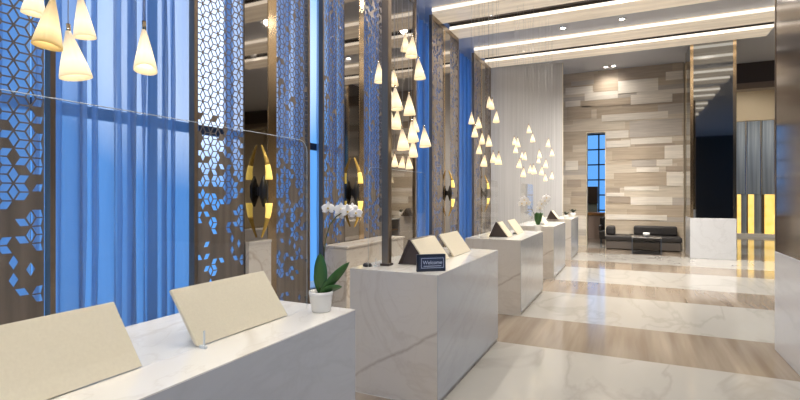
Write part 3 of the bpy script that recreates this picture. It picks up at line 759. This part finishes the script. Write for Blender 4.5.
MB().lathe([(0, 0), (.05, 0), (.085, .06), (.08, .11), (.07, .11), (.075, .06), (0, .02)], 20).build('body', WHITECER, vz)

# next room seen through the tall opening
cn = empty('wooden_counter', 'orange wooden counter in the room beyond the tall opening', 'counter', (-1.35, 19.2, 0))
MB().box(-.9, .9, -.3, .3, .85, .95).build('worktop', WOOD, cn, .01)
MB().box(-.85, .85, -.25, .25, 0, .85).build('body', mat('pink_counter', (.55, .42, .36), .5), cn)
sc_ = empty('cabinet', 'dark brown cabinet silhouetted against the blue grid window beyond the tall opening', 'cabinet', (-1.62, 21.6, 0))
MB().box(-.42, .42, -.25, .25, 1.25, 1.95).build('upper_case', BROWNW, sc_, .01)
MB().box(-.40, .40, -.22, .25, .08, 1.25).build('lower_case', mat('grey_green_front', (.22, .25, .23), .4), sc_, .01)
MB().box(-.38, .38, -.2, .22, 0, .08).build('plinth', BLACK, sc_)
ac = empty('armchair', 'dark armchair at the right side of the tall opening', 'chair', (-.62, 17.4, 0))
MB().box(-.3, .3, -.3, .3, .15, .42).build('seat', LEATHER, ac, .04)
MB().box(-.3, .3, .18, .32, .42, .85).build('backrest', LEATHER, ac, .05)
for sx_ in (-1, 1):
    MB().box(sx_ * .27 - .05, sx_ * .27 + .05, -.28, .2, .42, .60).build('armrest', LEATHER, ac, .03)
    for sy_ in (-1, 1): MB().box(sx_ * .25 - .02, sx_ * .25 + .02, sy_ * .25 - .02, sy_ * .25 + .02, 0, .15).build('leg', FRAMEM, ac)
# ------------------------------------------------------------------ lit glass pillars in the far hall
PIL = mat('blue_grey_glass', (.16, .20, .25), .25, .1); noise_tint(PIL, (.20, .24, .29), (.42, .48, .54), 9, (1, 1, .02))
ONYX = mat('lit_onyx', (.9, .65, .2), .4, emis=(1, .62, .14), estr=1.05)
def onyx(m):
    t = N(m, 'ShaderNodeTexCoord'); n = N(m, 'ShaderNodeTexNoise'); n.inputs['Scale'].default_value = 4; n.inputs['Detail'].default_value = 5
    L(m, t.outputs['Object'], n.inputs['Vector']); r = N(m, 'ShaderNodeValToRGB')
    r.color_ramp.elements[0].position = .3; r.color_ramp.elements[0].color = (.8, .45, .06, 1); r.color_ramp.elements[1].position = .65; r.color_ramp.elements[1].color = (1, .76, .24, 1)
    L(m, n.outputs['Fac'], r.inputs[0]); L(m, r.outputs[0], bsdf(m).inputs['Emission Color'])
onyx(ONYX)
pl = tag(MB().box(-1.0, 2.2, -.5, .6, 0, .12).build('platform', WHITECER, loc=(4.4, 22.8, 0)), 'low white platform under the lit glass pillars', 'platform')
for i, (a, b, g0, g1, yy, lb) in enumerate([(735.5, 746.5, 737.5, 741, 22.6, 'leftmost glass pillar with a narrow gold lit base'),
                                     (747.5, 761.5, 748.5, 754, 22.75, 'middle glass pillar with a gold lit base'),
                                     (762.5, 775.5, 765, 775.4, 22.6, 'rightmost glass pillar with the widest gold lit base')]):
    A0, A1 = at(a, 195, Y=yy).x, at(b, 195, Y=yy).x; B0, B1 = at(g0, 195, Y=yy).x, at(g1, 195, Y=yy).x
    p_ = empty('glass_pillar', lb, 'pillar', ((A0 + A1) / 2, yy, .12), group='lit glass pillars in the far hall'); cx = (A0 + A1) / 2
    MB().box(A0 - cx, A1 - cx, 0, .12, 1.5, 4.65).build('glass_shaft', PIL, p_, .01)
    MB().box(B0 - cx, B1 - cx, -.01, .1, 0, 1.5).build('onyx_base', ONYX, p_, .01)
    MB().box(A0 - cx, A1 - cx, .11, .16, 0, 1.5).build('back_plate', DARKB, p_)
    if A1 - B1 > .08: MB().box(B1 - cx, A1 - cx, .02, .3, 0, 1.5).build('dark_base', PIL, p_)
    MB().box(A1 - cx - .05, A1 - cx - .01, -.02, .01, 1.5, 4.65).build('edge_strip', CHROME, p_)

# ------------------------------------------------------------------ recessed downlights
def downlight(x, y, label, power=SPOT, grp='recessed ceiling downlights', size=1.15):
    r_ = empty('downlight', label, 'ceiling light', (x, y, CEIL - (.031 if y in (10.13, 13.05) else 0)), group=grp)
    MB().lathe([(.05, 0), (.07, -.012), (.085, -.012), (.085, 0)], 20).build('trim_ring', CHROME, r_)
    MB().lathe([(0, -.006), (.05, -.006)], 20).build('lens', LENS, r_)
    ld = bpy.data.lights.new('downlight_beam', 'SPOT'); ld.energy = power; ld.spot_size = R(150); ld.spot_blend = .9; ld.shadow_soft_size = .08; ld.color = (1, .93, .84)
    lo = bpy.data.objects.new('downlight_beam', ld); C.objects.link(lo); lo.parent = r_; lo.location = (0, 0, -.03)
    return r_
for (px, py, lb) in ((563, 28, 'bright recessed downlight between the two ceiling beam pairs, the left one'), (622, 19, 'bright recessed downlight between the two ceiling beam pairs, the right one'),
                     (606, 67, 'left of the two small downlights above the stone wall'), (613.5, 66, 'right of the two small downlights above the stone wall')):
    p = at(px, py, z=CEIL); downlight(p.x, p.y, lb, SPOT if py < 50 else SPOT * .12)
for y, k_ in ((-6.4, .6), (-3.4, .6), (-.4, .6), (2.6, .6), (5.6, .65), (8.4, .8), (10.13, 1.0), (13.05, 2.7)):  # rows added out of view to brighten the hall and the stone wall
    for x in (-2.7, -.1, 1.9):
        downlight(x, y, 'unseen downlight added as fill light, hidden by the ceiling beams or outside the frame', SPOT * (.35 if y == 13.05 and x < -1 else k_), 'added unseen downlights')
for (x, y) in ((4.5, 15), (3.4, 18.0), (5.6, 18.0), (4.5, 21), (6.5, 25), (-1.5, 20)):  # more unseen lamps, added to light the far hall and next room
    downlight(x, y, 'unseen downlight added as fill light, hidden by the ceiling beams or outside the frame', SPOT * (.42 if y == 18.0 else 1.2), 'added unseen downlights')
